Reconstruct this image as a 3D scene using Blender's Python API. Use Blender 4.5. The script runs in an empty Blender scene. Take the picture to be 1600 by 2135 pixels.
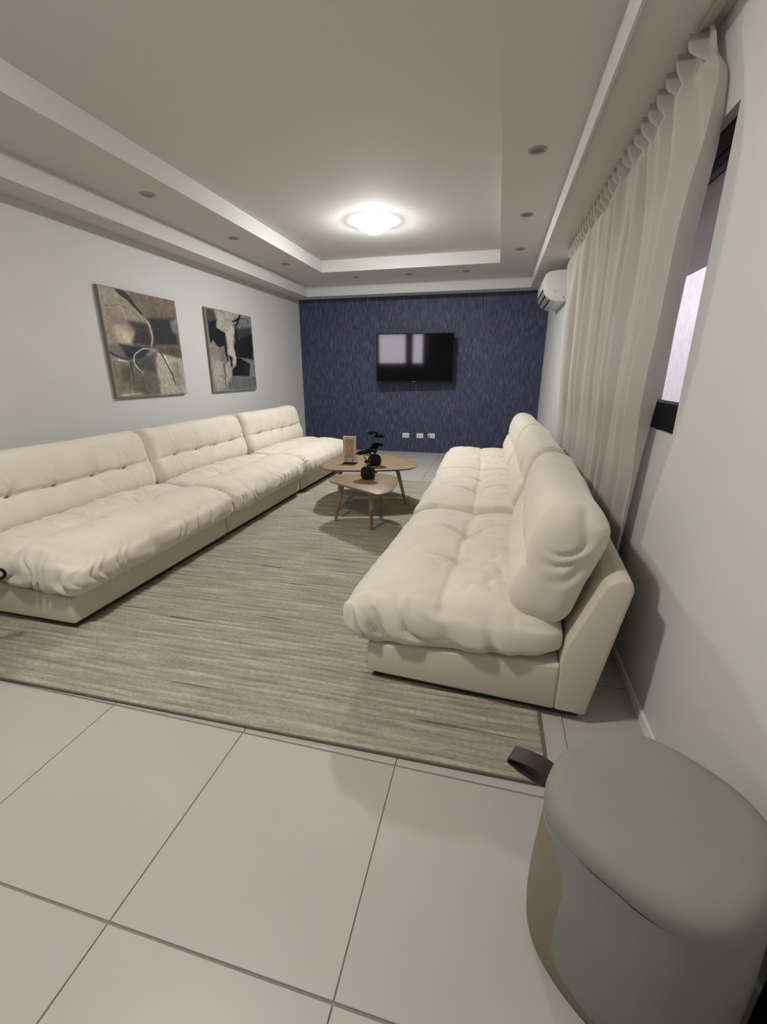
import bpy, bmesh, math, random
import numpy as np
from mathutils import Matrix, Vector
random.seed(4)
PI = math.pi
sc = bpy.context.scene
COL = sc.collection

# ------------------------------------------------------------------ camera
F_PX, YAW, PITCH = 901.5, 0.24669, 0.31283
CAM = Vector((3.2735, 0.0, 1.30))
cam_d = bpy.data.cameras.new('camera'); cam = bpy.data.objects.new('camera', cam_d); COL.objects.link(cam)
cam_d.sensor_fit = 'VERTICAL'; cam_d.sensor_height = 36.0; cam_d.lens = F_PX / 2135 * 36.0
cam_d.clip_start = 0.02; cam_d.clip_end = 200
fwd = Vector((-math.sin(YAW)*math.cos(PITCH), math.cos(YAW)*math.cos(PITCH), -math.sin(PITCH)))
rgt = Vector((math.cos(YAW), math.sin(YAW), 0)); up = rgt.cross(fwd)
m = Matrix((rgt, up, -fwd)).transposed().to_4x4(); m.translation = CAM
cam.matrix_world = m
sc.camera = cam

# ------------------------------------------------------------------ world, exposure
w = bpy.data.worlds.new('sky'); sc.world = w; w.use_nodes = True
w.node_tree.nodes['Background'].inputs[0].default_value = (0.97, 0.90, 1.0, 1)
w.node_tree.nodes['Background'].inputs[1].default_value = 5.5
sc.view_settings.view_transform = 'Standard'; sc.view_settings.look = 'None'
sc.view_settings.gamma = 1; sc.view_settings.use_curve_mapping = False
sc.view_settings.exposure = 0.0
LAMP_FAR, LAMP_NEAR = 720.0, 440.0           # emission of the two ceiling lamps

# room measures
W, D, Y0 = 3.923, 7.27, -3.0
Z1, Z2, Z3, SHADE_LIP = 2.429, 2.565, 2.707, 0.02  # the lip is added to widen the shaded band atop the walls
OL, OR, OB = 0.315, 0.298, 0.379
IL, IR, IB = 0.891, 0.724, 1.182

# ------------------------------------------------------------------ materials
def lin(c): return tuple(((v/255)/12.92 if v/255 <= .04045 else ((v/255+.055)/1.055)**2.4) for v in c)
def mat(name, col, rough=.6, metal=0, noise=0, nscale=20, bump=0, bscale=60, spec=.5, stretch=(1,1,1), sheen=0):
    m = bpy.data.materials.new(name); m.use_nodes = True
    nt = m.node_tree; b = nt.nodes['Principled BSDF']
    b.inputs['Base Color'].default_value = (*col, 1); b.inputs['Roughness'].default_value = rough
    b.inputs['Metallic'].default_value = metal; b.inputs['Specular IOR Level'].default_value = spec
    if sheen: b.inputs['Sheen Weight'].default_value = sheen; b.inputs['Sheen Roughness'].default_value = .5
    if noise or bump:
        tc = nt.nodes.new('ShaderNodeTexCoord'); mp = nt.nodes.new('ShaderNodeMapping')
        mp.inputs['Scale'].default_value = stretch; nt.links.new(tc.outputs['Object'], mp.inputs[0])
    if noise:
        n = nt.nodes.new('ShaderNodeTexNoise'); n.inputs['Scale'].default_value = nscale; n.inputs['Detail'].default_value = 5
        nt.links.new(mp.outputs[0], n.inputs[0])
        r = nt.nodes.new('ShaderNodeMapRange'); r.inputs[1].default_value = .3; r.inputs[2].default_value = .7
        r.inputs[3].default_value = 1-noise; r.inputs[4].default_value = 1+noise
        nt.links.new(n.outputs[0], r.inputs[0])
        v = nt.nodes.new('ShaderNodeVectorMath'); v.operation = 'SCALE'; v.inputs[0].default_value = col
        nt.links.new(r.outputs[0], v.inputs['Scale']); nt.links.new(v.outputs[0], b.inputs['Base Color'])
    if bump:
        n2 = nt.nodes.new('ShaderNodeTexNoise'); n2.inputs['Scale'].default_value = bscale; n2.inputs['Detail'].default_value = 3
        nt.links.new(mp.outputs[0], n2.inputs[0])
        bp = nt.nodes.new('ShaderNodeBump'); bp.inputs['Strength'].default_value = bump; bp.inputs['Distance'].default_value = .01
        nt.links.new(n2.outputs[0], bp.inputs['Height']); nt.links.new(bp.outputs[0], b.inputs['Normal'])
    return m
def ramp(nt, stops, fac):
    r = nt.nodes.new('ShaderNodeValToRGB'); e = r.color_ramp.elements
    while len(e) > 1: e.remove(e[-1])
    e[0].position, e[0].color = stops[0][0], (*stops[0][1], 1)
    for p, c in stops[1:]:
        x = e.new(p); x.color = (*c, 1)
    nt.links.new(fac, r.inputs[0]); return r.outputs[0]

M = {}
M['wall'] = mat('white_wall_paint', (.62,.62,.605), .75, bump=.06, bscale=90, noise=.015, nscale=3)
M['ceil'] = mat('white_ceiling_paint', (.61,.605,.585), .85, bump=.05, bscale=80)
M['trim'] = mat('white_trim', (.78,.78,.76), .4)
M['tile'] = mat('porcelain_tile', (.45,.44,.405), .38, noise=.045, nscale=2.2, bump=.012, bscale=200, spec=.4)
M['grout'] = mat('grey_grout', (.25,.24,.21), .9)
M['cream'] = mat('cream_suede', (.68,.625,.52), .85, noise=.05, nscale=5, bump=.05, bscale=160, sheen=.25, spec=.2)
M['cream_base'] = mat('cream_upholstery', (.60,.545,.445), .85, noise=.025, nscale=6, bump=.04, bscale=300, spec=.2)
M['dark_base'] = mat('dark_plinth', (.02,.018,.015), .8)
M['button'] = mat('tufting_button', (.30,.25,.18), .8)
M['black'] = mat('black_plastic', (.010,.010,.012), .35)
M['black_ceramic'] = mat('black_ceramic', (.006,.006,.006), .6, bump=.25, bscale=60, spec=.2)
M['leaf'] = mat('dark_foliage', (.006,.010,.007), .95, spec=.05)
M['stem'] = mat('dark_stem', (.05,.042,.028), .7)
M['ac'] = mat('white_plastic', (.66,.66,.64), .35)
M['vent'] = mat('grey_vent_flap', (.30,.30,.30), .45)
M['pouf_top'] = mat('grey_green_fabric', (.245,.25,.222), .95, noise=.03, nscale=9, bump=.12, bscale=420, spec=.1)
M['pouf_body'] = mat('grey_fabric', (.245,.242,.225), .95, noise=.03, nscale=9, bump=.12, bscale=420, spec=.1)
M['pouf_taupe'] = mat('taupe_fabric', (.235,.205,.15), .95, noise=.03, nscale=9, bump=.12, bscale=420, spec=.1)
M['leather'] = mat('dark_brown_leather', (.022,.014,.013), .55, bump=.1, bscale=200)
M['frame_black'] = mat('black_aluminium', (.006,.006,.008), .55, spec=.2)
M['outlet'] = mat('white_outlet_plastic', (.72,.72,.74), .35)
M['patio'] = mat('mauve_stucco', (.20,.155,.14), .9, noise=.06, nscale=4)
M['yard'] = mat('pale_stucco', (.33,.32,.32), .9, noise=.12, nscale=7)
M['canvas_edge'] = mat('grey_canvas_edge', (.20,.19,.155), .9)
M['rail'] = mat('curtain_rail', (.45,.42,.36), .5)

def wood():
    m = bpy.data.materials.new('light_oak_wood'); m.use_nodes = True; nt = m.node_tree; b = nt.nodes['Principled BSDF']
    tc = nt.nodes.new('ShaderNodeTexCoord'); mp = nt.nodes.new('ShaderNodeMapping'); mp.inputs['Scale'].default_value = (1.5, 14, 3)
    nt.links.new(tc.outputs['Object'], mp.inputs[0])
    n = nt.nodes.new('ShaderNodeTexNoise'); n.inputs['Scale'].default_value = 3; n.inputs['Detail'].default_value = 6; n.inputs['Distortion'].default_value = .6
    nt.links.new(mp.outputs[0], n.inputs[0])
    c = ramp(nt, [(.3,(.185,.122,.066)),(.5,(.255,.178,.104)),(.7,(.32,.232,.142))], n.outputs[0])
    nt.links.new(c, b.inputs['Base Color']); b.inputs['Roughness'].default_value = .45
    return m
M['wood'] = wood()

def blue_wall():
    m = bpy.data.materials.new('navy_textured_wallpaper'); m.use_nodes = True; nt = m.node_tree; b = nt.nodes['Principled BSDF']
    tc = nt.nodes.new('ShaderNodeTexCoord')
    def noise(scale, st, detail, dist=0):
        mp = nt.nodes.new('ShaderNodeMapping'); mp.inputs['Scale'].default_value = st
        nt.links.new(tc.outputs['Object'], mp.inputs[0])
        n = nt.nodes.new('ShaderNodeTexNoise'); n.inputs['Scale'].default_value = scale; n.inputs['Detail'].default_value = detail
        n.inputs['Distortion'].default_value = dist; nt.links.new(mp.outputs[0], n.inputs[0]); return n.outputs[0]
    a = noise(11, (6.0,1,.75), 4, .5); c = noise(5, (3,1,.8), 3); d = noise(30, (5,1,.7), 2, .4)
    base = ramp(nt, [(.36,(.026,.028,.058)),(.48,(.042,.045,.092)),(.56,(.060,.066,.122)),(.67,(.100,.115,.190))], a)
    hue = ramp(nt, [(.35,(.80,1.02,1.06)),(.65,(1.15,.96,1.05))], c)
    mx = nt.nodes.new('ShaderNodeMix'); mx.data_type = 'RGBA'; mx.blend_type = 'MULTIPLY'; mx.inputs[0].default_value = 1
    nt.links.new(base, mx.inputs[6]); nt.links.new(hue, mx.inputs[7])
    dk = ramp(nt, [(.33,(.72,.72,.74)),(.48,(1,1,1))], d)
    m2 = nt.nodes.new('ShaderNodeMix'); m2.data_type = 'RGBA'; m2.blend_type = 'MULTIPLY'; m2.inputs[0].default_value = 1
    nt.links.new(mx.outputs[2], m2.inputs[6]); nt.links.new(dk, m2.inputs[7])
    nt.links.new(m2.outputs[2], b.inputs['Base Color']); b.inputs['Roughness'].default_value = .6
    bp = nt.nodes.new('ShaderNodeBump'); bp.inputs['Strength'].default_value = .5; bp.inputs['Distance'].default_value = .01
    nt.links.new(a, bp.inputs['Height']); nt.links.new(bp.outputs[0], b.inputs['Normal'])
    return m
M['navy'] = blue_wall()

def rug_mat():
    m = bpy.data.materials.new('ribbed_wool'); m.use_nodes = True; nt = m.node_tree; b = nt.nodes['Principled BSDF']
    tc = nt.nodes.new('ShaderNodeTexCoord')
    def noise(scale, st, detail):
        mp = nt.nodes.new('ShaderNodeMapping'); mp.inputs['Scale'].default_value = st
        nt.links.new(tc.outputs['Object'], mp.inputs[0])
        n = nt.nodes.new('ShaderNodeTexNoise'); n.inputs['Scale'].default_value = scale; n.inputs['Detail'].default_value = detail
        nt.links.new(mp.outputs[0], n.inputs[0]); return n.outputs[0]
    a = noise(3.2, (.9,12,1), 4)      # bands along the ribs
    s = noise(2.2, (.45,22,1), 2)     # thin dark threads
    g = noise(90, (.6,1.6,1), 4)
    base = ramp(nt, [(.30,(.26,.24,.19)),(.5,(.345,.322,.262)),(.70,(.45,.425,.35))], a)
    th = ramp(nt, [(.285,(.45,.43,.39)),(.33,(1,1,1))], s)
    gr = ramp(nt, [(.35,(.85,.85,.85)),(.65,(1.1,1.1,1.1))], g)
    m1 = nt.nodes.new('ShaderNodeMix'); m1.data_type = 'RGBA'; m1.blend_type = 'MULTIPLY'; m1.inputs[0].default_value = 1
    nt.links.new(base, m1.inputs[6]); nt.links.new(th, m1.inputs[7])
    m2 = nt.nodes.new('ShaderNodeMix'); m2.data_type = 'RGBA'; m2.blend_type = 'MULTIPLY'; m2.inputs[0].default_value = 1
    nt.links.new(m1.outputs[2], m2.inputs[6]); nt.links.new(gr, m2.inputs[7])
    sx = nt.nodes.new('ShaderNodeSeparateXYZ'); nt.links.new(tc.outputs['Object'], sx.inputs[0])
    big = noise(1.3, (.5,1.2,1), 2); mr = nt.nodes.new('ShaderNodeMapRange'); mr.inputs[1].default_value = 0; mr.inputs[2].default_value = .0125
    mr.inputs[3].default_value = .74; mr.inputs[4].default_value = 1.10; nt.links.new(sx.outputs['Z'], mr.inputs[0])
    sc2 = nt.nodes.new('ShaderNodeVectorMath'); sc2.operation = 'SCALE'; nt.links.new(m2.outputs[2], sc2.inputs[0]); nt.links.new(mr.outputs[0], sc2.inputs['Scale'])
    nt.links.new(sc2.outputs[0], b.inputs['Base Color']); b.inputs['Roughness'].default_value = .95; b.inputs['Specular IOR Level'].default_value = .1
    bp = nt.nodes.new('ShaderNodeBump'); bp.inputs['Strength'].default_value = .5; bp.inputs['Distance'].default_value = .006
    nt.links.new(g, bp.inputs['Height']); nt.links.new(bp.outputs[0], b.inputs['Normal'])
    return m
M['rug'] = rug_mat()
M['rug_edge'] = mat('rug_binding', (.14,.13,.095), .95)

def curtain_mat():
    m = bpy.data.materials.new('sheer_linen'); m.use_nodes = True; nt = m.node_tree
    out = nt.nodes['Material Output']; nt.nodes.remove(nt.nodes['Principled BSDF'])
    d = nt.nodes.new('ShaderNodeBsdfDiffuse'); d.inputs[0].default_value = (.56,.54,.49,1)
    t = nt.nodes.new('ShaderNodeBsdfTranslucent'); t.inputs[0].default_value = (.62,.60,.57,1)
    p = nt.nodes.new('ShaderNodeBsdfTransparent')
    a = nt.nodes.new('ShaderNodeMixShader'); a.inputs[0].default_value = .12
    b = nt.nodes.new('ShaderNodeMixShader'); b.inputs[0].default_value = .08
    nt.links.new(d.outputs[0], a.inputs[1]); nt.links.new(t.outputs[0], a.inputs[2])
    nt.links.new(a.outputs[0], b.inputs[1]); nt.links.new(p.outputs[0], b.inputs[2]); nt.links.new(b.outputs[0], out.inputs[0])
    return m
M['curtain'] = curtain_mat()

def glass_mat():
    m = bpy.data.materials.new('window_glass'); m.use_nodes = True; nt = m.node_tree
    out = nt.nodes['Material Output']; nt.nodes.remove(nt.nodes['Principled BSDF'])
    g = nt.nodes.new('ShaderNodeBsdfGlossy'); g.inputs['Roughness'].default_value = .01
    p = nt.nodes.new('ShaderNodeBsdfTransparent'); p.inputs[0].default_value = (.93,.93,.94,1)
    lw = nt.nodes.new('ShaderNodeLayerWeight'); pw = nt.nodes.new('ShaderNodeMath'); pw.operation = 'POWER'; pw.inputs[1].default_value = 4
    nt.links.new(lw.outputs['Facing'], pw.inputs[0])
    f = nt.nodes.new('ShaderNodeMath'); f.operation = 'MULTIPLY_ADD'; f.inputs[1].default_value = .6; f.inputs[2].default_value = .04
    nt.links.new(pw.outputs[0], f.inputs[0])
    a = nt.nodes.new('ShaderNodeMixShader'); nt.links.new(f.outputs[0], a.inputs[0])
    nt.links.new(p.outputs[0], a.inputs[1]); nt.links.new(g.outputs[0], a.inputs[2]); nt.links.new(a.outputs[0], out.inputs[0])
    return m
M['glass'] = glass_mat()
M['screen'] = mat('tv_screen_glass', (.003,.003,.004), .05)
M['screen'].node_tree.nodes['Principled BSDF'].inputs['IOR'].default_value = 1.8
def emis(name, col, s):
    m = bpy.data.materials.new(name); m.use_nodes = True; b = m.node_tree.nodes['Principled BSDF']
    b.inputs['Base Color'].default_value = (.8,.8,.8,1)
    b.inputs['Emission Color'].default_value = (*col, 1); b.inputs['Emission Strength'].default_value = s
    return m

# ------------------------------------------------------------------ helpers
def tag(o, label=None, cat=None, group=None, kind=None):
    if label: o['label'] = label
    if cat: o['category'] = cat
    if group: o['group'] = group
    if kind: o['kind'] = kind
    return o
def empty(name, loc=(0,0,0), rz=0):
    o = bpy.data.objects.new(name, None); COL.objects.link(o); o.empty_display_size = .1
    o.location = loc; o.rotation_euler = (0,0,rz); return o
def obj(name, bm, m, parent=None, smooth=False, loc=None, auto=None):
    me = bpy.data.meshes.new(name)
    bmesh.ops.recalc_face_normals(bm, faces=bm.faces[:])
    bm.to_mesh(me); bm.free()
    if smooth or auto:
        me.shade_smooth()
        if auto: me.set_sharp_from_angle(angle=math.radians(auto))
    me.materials.append(m)
    o = bpy.data.objects.new(name, me); COL.objects.link(o)
    if parent: o.parent = parent
    if loc is not None: o.location = loc
    return o
def np_obj(name, V, Fq, m, parent=None, smooth=True):
    me = bpy.data.meshes.new(name); me.from_pydata(V.tolist() if hasattr(V,'tolist') else V, [], Fq.tolist() if hasattr(Fq,'tolist') else Fq); me.update()
    if smooth: me.shade_smooth()
    me.materials.append(m)
    o = bpy.data.objects.new(name, me); COL.objects.link(o)
    if parent: o.parent = parent
    return o
def box(bm, a, b, bev=0, seg=2):
    vs = [bm.verts.new((x,y,z)) for x in (a[0],b[0]) for y in (a[1],b[1]) for z in (a[2],b[2])]
    fs = [(0,1,3,2),(4,6,7,5),(0,4,5,1),(2,3,7,6),(0,2,6,4),(1,5,7,3)]
    new = [bm.faces.new([vs[i] for i in f]) for f in fs]
    if bev:
        es = list({e for f in new for e in f.edges})
        bmesh.ops.bevel(bm, geom=es, offset=bev, segments=seg, affect='EDGES', profile=.5)
    return bm
def B(a, b, bev=0, seg=2): return box(bmesh.new(), a, b, bev, seg)
def prism(pts, axis, a, b, bev=0, seg=2):
    """extrude a polygon (list of 2-tuples) along an axis 0/1/2 between a and b"""
    bm = bmesh.new()
    def P(p, t):
        return {0:(t,p[0],p[1]), 1:(p[0],t,p[1]), 2:(p[0],p[1],t)}[axis]
    A = [bm.verts.new(P(p,a)) for p in pts]; Bv = [bm.verts.new(P(p,b)) for p in pts]
    bm.faces.new(A); bm.faces.new(Bv[::-1]); n = len(pts)
    for i in range(n): bm.faces.new((A[i], A[(i+1)%n], Bv[(i+1)%n], Bv[i]))
    bmesh.ops.recalc_face_normals(bm, faces=bm.faces[:])
    if bev: bmesh.ops.bevel(bm, geom=bm.edges[:], offset=bev, segments=seg, affect='EDGES', profile=.5)
    return bm
def lathe(prof, n=32, bm=None, c=(0,0,0), sx=1, sy=1):
    bm = bm or bmesh.new(); rings = []
    for r, z in prof:
        if r < 1e-6: rings.append([bm.verts.new((c[0],c[1],c[2]+z))])
        else: rings.append([bm.verts.new((c[0]+sx*r*math.cos(2*PI*i/n), c[1]+sy*r*math.sin(2*PI*i/n), c[2]+z)) for i in range(n)])
    for a, b in zip(rings, rings[1:]):
        for i in range(n):
            j = (i+1) % n
            if len(a) == 1: bm.faces.new((a[0], b[i], b[j]))
            elif len(b) == 1: bm.faces.new((a[i], a[j], b[0]))
            else: bm.faces.new((a[i], a[j], b[j], b[i]))
    return bm
def tube(pts, rad, n=8, bm=None, closed=False):
    bm = bm or bmesh.new(); rings = []; pts = [Vector(p) for p in pts]; N = len(pts)
    rad = rad if hasattr(rad, '__len__') else [rad]*N
    prev = None
    for i, p in enumerate(pts):
        if closed: t = pts[(i+1)%N]-pts[i-1]
        else: t = pts[min(i+1,N-1)]-pts[max(i-1,0)]
        t.normalize()
        if prev is None:
            a = Vector((0,0,1)) if abs(t.z) < .9 else Vector((1,0,0)); u = t.cross(a).normalized()
        else: u = (prev - t*prev.dot(t)).normalized()
        prev = u; v = t.cross(u)
        rings.append([bm.verts.new(p + rad[i]*(math.cos(2*PI*k/n)*u + math.sin(2*PI*k/n)*v)) for k in range(n)])
    for i in range(N if closed else N-1):
        a, b = rings[i], rings[(i+1)%N]
        for k in range(n): bm.faces.new((a[k], a[(k+1)%n], b[(k+1)%n], b[k]))
    if not closed: bm.faces.new(rings[0][::-1]); bm.faces.new(rings[-1])
    return bm
# value noise for the upholstery
def hsh(ix, iy, iz, seed):
    h = (ix*374761393 + iy*668265263 + iz*2147483647*3 + seed*974711) & 0xffffffff
    h = ((h ^ (h >> 13)) * 1274126177) & 0xffffffff
    return ((h ^ (h >> 16)) & 0xffff) / 65535.0
def vn(x, y, z=None, seed=0):
    x = np.asarray(x, float); y = np.asarray(y, float)+0*x; z = (np.zeros_like(x) if z is None else np.asarray(z, float)+0*x)
    ix, iy, iz = [np.floor(q).astype(np.int64) for q in (x,y,z)]
    fx, fy, fz = x-ix, y-iy, z-iz
    fx, fy, fz = [q*q*(3-2*q) for q in (fx,fy,fz)]
    r = 0
    for a in (0,1):
        for b in (0,1):
            for c in (0,1):
                r = r + hsh(ix+a, iy+b, iz+c, seed)*(fx if a else 1-fx)*(fy if b else 1-fy)*(fz if c else 1-fz)
    return r*2-1
def ss(x, a, b):
    t = np.clip((x-a)/(b-a), 0, 1); return t*t*(3-2*t)
def rbox(hx, hy, hz, rx, ry, rz, step):
    """rounded box as (verts, normals, quads): cube surface mapped with a separate rounding radius per axis"""
    nx, ny, nz = [max(6, int(2*h/step)) for h in (hx,hy,hz)]
    V = []; Fq = []; idx = {}
    h = (hx,hy,hz); n = (nx,ny,nz)
    def key(i,j,k):
        q = (i,j,k)
        if q not in idx: idx[q] = len(V); V.append(q)
        return idx[q]
    for ax in range(3):
        a, b = [t for t in range(3) if t != ax]
        for side in (0, n[ax]):
            for i in range(n[a]):
                for j in range(n[b]):
                    c = []
                    for di, dj in ((0,0),(1,0),(1,1),(0,1)):
                        q = [0,0,0]; q[ax] = side; q[a] = i+di; q[b] = j+dj; c.append(key(*q))
                    if (side == 0) != (ax == 1): c = c[::-1]
                    Fq.append(c)
    V = np.array(V, float); N3 = np.array(n, float); H = np.array(h); R = np.array((rx,ry,rz))
    P = (V/N3*2-1)
    # denser towards the edges
    P = np.sin(P*PI/2)*.35 + P*.65
    Q = P*H; I = np.clip(Q, -(H-R), H-R); d = (Q-I)/R
    L = np.linalg.norm(d, axis=1, keepdims=True); L[L == 0] = 1; d = d/L
    X = I + d*R; nn = d/R; nn /= np.linalg.norm(nn, axis=1, keepdims=True)
    return X, nn, np.array(Fq)

# ------------------------------------------------------------------ room shell
def shell():
    # floor slab (grout) with separate tiles
    fl = obj('floor', B((-.1,Y0-.1,-.1),(W+.1,D+.1,-.004)), M['grout']); tag(fl, kind='structure')
    TX, TY, tx0, ty0 = .592, .613, 3.030, .520
    def tile_mesh(x0,x1,y0,y1):
        gx, gy = .0016, .0032
        bm = B((x0+gx, y0+gy, -.02), (x1-gx, y1-gy, 0.0))
        top = [e for e in bm.edges if all(v.co.z > -.001 for v in e.verts)]
        bmesh.ops.bevel(bm, geom=top, offset=.0012, segments=1, affect='EDGES'); return bm
    cache = {}
    for i in range(-6, 3):
        for j in range(-7, 12):
            x0, x1 = tx0+i*TX, tx0+(i+1)*TX; y0, y1 = ty0+j*TY, ty0+(j+1)*TY
            cx0, cx1, cy0, cy1 = max(x0,0), min(x1,W), max(y0,Y0), min(y1,D)
            if cx1-cx0 < .02 or cy1-cy0 < .02: continue
            k = (round(cx0-x0,3), round(cx1-x0,3), round(cy0-y0,3), round(cy1-y0,3))
            if k not in cache:
                o = obj('tile', tile_mesh(cx0-x0, cx1-x0, cy0-y0, cy1-y0), M['tile'], fl); cache[k] = o.data
            else:
                o = bpy.data.objects.new('tile', cache[k]); COL.objects.link(o); o.parent = fl
            o.location = (x0, y0, random.uniform(-.0003,.0003))
    # walls
    def wall_x(name, x0, x1, y0, y1, holes, m):     # wall facing x with rectangular holes (y0,y1,z0,z1)
        bm = bmesh.new(); ys = sorted({y0,y1,*[h[0] for h in holes],*[h[1] for h in holes]})
        for a, b in zip(ys, ys[1:]):
            h = [q for q in holes if q[0] <= a and q[1] >= b]
            if h: box(bm,(x0,a,-.1),(x1,b,h[0][2])); box(bm,(x0,a,h[0][3]),(x1,b,2.9))
            else: box(bm,(x0,a,-.1),(x1,b,2.9))
        return tag(obj(name, bm, m), kind='structure')
    wall_x('wall_left', -.12, 0, Y0-.12, D+.12, [], M['wall'])
    wall_x('wall_right', W, W+.15, Y0-.12, D+.12, [(1.838,4.55,1.075,2.085)], M['wall'])
    tag(obj('wall_far', B((0,D,-.1),(W,D+.12,2.9)), M['navy']), kind='structure')
    bm = bmesh.new(); xs = [0, .05, 1.12, 1.32, 1.76, W]
    for i,(a,b) in enumerate(zip(xs,xs[1:])):
        if i in (1,3): box(bm,(a,Y0-.12,-.1),(b,Y0,1.30)); box(bm,(a,Y0-.12,2.40),(b,Y0,2.9))
        else: box(bm,(a,Y0-.12,-.1),(b,Y0,2.9))
    tag(obj('wall_back', bm, mat('dim_hall_tone',(.09,.08,.07),.7)), kind='structure')  # dimness of the unseen hall put into the colour, for the screen's reflection
    for nm,(a,b) in (('window_2',(.05,1.12)),('window_3',(1.32,1.76))):
        e = empty(nm,(a,Y0-.06,1.30)); tag(e, kind='structure')
        bm = bmesh.new(); L_ = b-a
        for q in (((0,-.02,0),(L_,.02,.05)),((0,-.02,1.06),(L_,.02,1.1)),((0,-.02,.05),(.04,.02,1.06)),((L_-.04,-.02,.05),(L_,.02,1.06))): box(bm,*q)
        obj('window_frame', bm, M['frame_black'], e)
        obj('window_pane', B((.04,-.004,.05),(L_-.04,.004,1.06)), M['glass'], e)
    # ceiling: stepped tray
    oy0, iy0 = -1.75, -.95
    def rect(x0,x1,y0,y1): return [(x0,y0),(x1,y0),(x1,y1),(x0,y1)]
    bm = bmesh.new()
    R0 = rect(0,W,Y0,D); R1 = rect(OL,W-OR,oy0,D-OB); R2 = rect(IL,W-IR,iy0,D-IB)
    def ring(a, za, b, zb):
        A = [bm.verts.new((*p,za)) for p in a]; Bq = [bm.verts.new((*p,zb)) for p in b]
        for i in range(4): bm.faces.new((A[i],A[(i+1)%4],Bq[(i+1)%4],Bq[i]))
    def inset(r, d): (x0,y0),(x1,_),(_,y1),_ = r; return rect(x0-d,x1+d,y0-d,y1+d)
    R1o = inset(R1,.012)
    ring(R0,Z1,R1o,Z1); ring(R1o,Z1,R1o,Z1-SHADE_LIP); ring(R1o,Z1-SHADE_LIP,R1,Z1-SHADE_LIP); ring(R1,Z1-SHADE_LIP,R1,Z2); ring(R1,Z2,R2,Z2); ring(R2,Z2,R2,Z3)
    bm.faces.new([bm.verts.new((*p,Z3)) for p in R2])
    bmesh.ops.remove_doubles(bm, verts=bm.verts[:], dist=1e-5)
    ce = obj('ceiling', bm, M['ceil']); tag(ce, kind='structure')
    bpy.context.view_layer.objects.active = ce
    obj('roof_slab', B((-.12,Y0-.12,2.9),(W+.15,D+.12,3.0)), M['ceil'], ce)
    # baseboards
    tag(obj('baseboard_right', B((W-.012,Y0,0),(W,D,.045),.002,1), M['trim']), kind='structure')
    tag(obj('baseboard_left', B((0,Y0,0),(.012,D,.065),.002,1), M['trim']), kind='structure')
    # window on the right wall
    y0,y1,z0,z1 = 1.838,4.55,1.075,2.085
    e = empty('window_1',(W,y0,z0)); tag(e, kind='structure')
    L_, H_ = y1-y0, z1-z0
    bm = bmesh.new()
    box(bm,(.008,0,0.006),(.075,L_,.107)); box(bm,(.035,0,H_-.075),(.10,L_,H_)); box(bm,(.05,0,.10),(.10,.012,H_-.07)); box(bm,(.04,L_-.06,.10),(.10,L_,H_-.07))
    obj('window_frame', bm, M['frame_black'], e)
    obj('window_rail', B((.04,0.012,H_-.115),(.07,L_-.06,H_-.075)), M['frame_black'], e)
    obj('window_mullion', B((.045,1.33,.107),(.085,1.38,H_-.115)), M['frame_black'], e)
    obj('window_pane', B((.062,.012,.107),(.068,1.33,H_-.115)), M['glass'], e)
    obj('window_pane', B((.062,1.38,.107),(.068,L_-.06,H_-.115)), M['glass'], e)
shell()

# outside, seen through the right window
def outside():
    t = empty('patio', (4.6,4,0)); tag(t, kind='structure')
    t.location = (0,0,0)
    obj('patio_floor', B((W+.19,-2,-.25),(13,44,-.1)), M['yard'], t)
    obj('patio_roof', B((W+.19,-2,2.40),(5.40,44,2.58)), M['patio'], t)
    obj('yard_wall', B((7.0,-2,-.1),(7.15,44,3.6)), M['yard'], t)
    for y in (6.55,12.0):
        obj('post', B((5.28,y,-.1),(5.38,y+.12,2.40)), M['patio'], t)
outside()

# ------------------------------------------------------------------ lamps
def lamp(x, y, s, col, label):
    t = empty('ceiling_lamp',(x,y,Z3)); tag(t, label, 'ceiling light', 'round ceiling lamps')
    obj('lamp_base', lathe([(0,0),(.150,0),(.150,-.026),(0,-.026)],40), M['trim'], t, auto=40)
    obj('lamp_shade', lathe([(.150,-.010),(.166,-.014),(.167,-.045),(.148,-.062),(.11,-.071),(.085,-.0735)],40), emis('opal_diffuser', col, 28.0), t, smooth=True)
    obj('lamp_lens', lathe([(.085,-.0735),(.082,-.090),(.062,-.101),(.03,-.106),(0,-.107)],40), emis('bright_diffuser', col, s), t, smooth=True)
lamp(1.985, 4.74, LAMP_FAR, (1.0,.99,.985), 'lit round white dome lamp on the tray ceiling')
lamp(2.05, .74, LAMP_NEAR, (1.0,.97,.90), 'lit round white dome lamp nearest the camera on the tray ceiling')

def downlights():
    P = [(.631,3.262,'left strip, nearest the camera'),(.631,4.405,'left strip, middle one'),(.64,5.52,'left strip, nearest the navy wall'),
         (3.405,3.259,'right strip, nearest the camera'),(3.410,4.413,'right strip, middle one'),(3.405,5.512,'right strip, nearest the navy wall'),
         (1.25,6.46,'far strip, leftmost'),(2.00,6.46,'far strip, above the television'),(2.77,6.46,'far strip, rightmost')]
    for x,y,s in P:
        t = empty('downlight',(x,y,Z2)); tag(t, 'small unlit recessed spotlight in the ceiling step, '+s, 'spotlight', 'recessed spotlights')
        obj('ring', lathe([(.034,0),(.055,0),(.055,-.003),(.050,-.006),(.036,-.005),(.034,0)],24), mat('grey_ring',(.34,.33,.31),.5), t, smooth=True)
        obj('lens', lathe([(.0355,-.003),(.02,-.001),(0,-.001)],24), mat('dim_lens',(.20,.19,.175),.4), t, smooth=True)
downlights()

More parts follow.
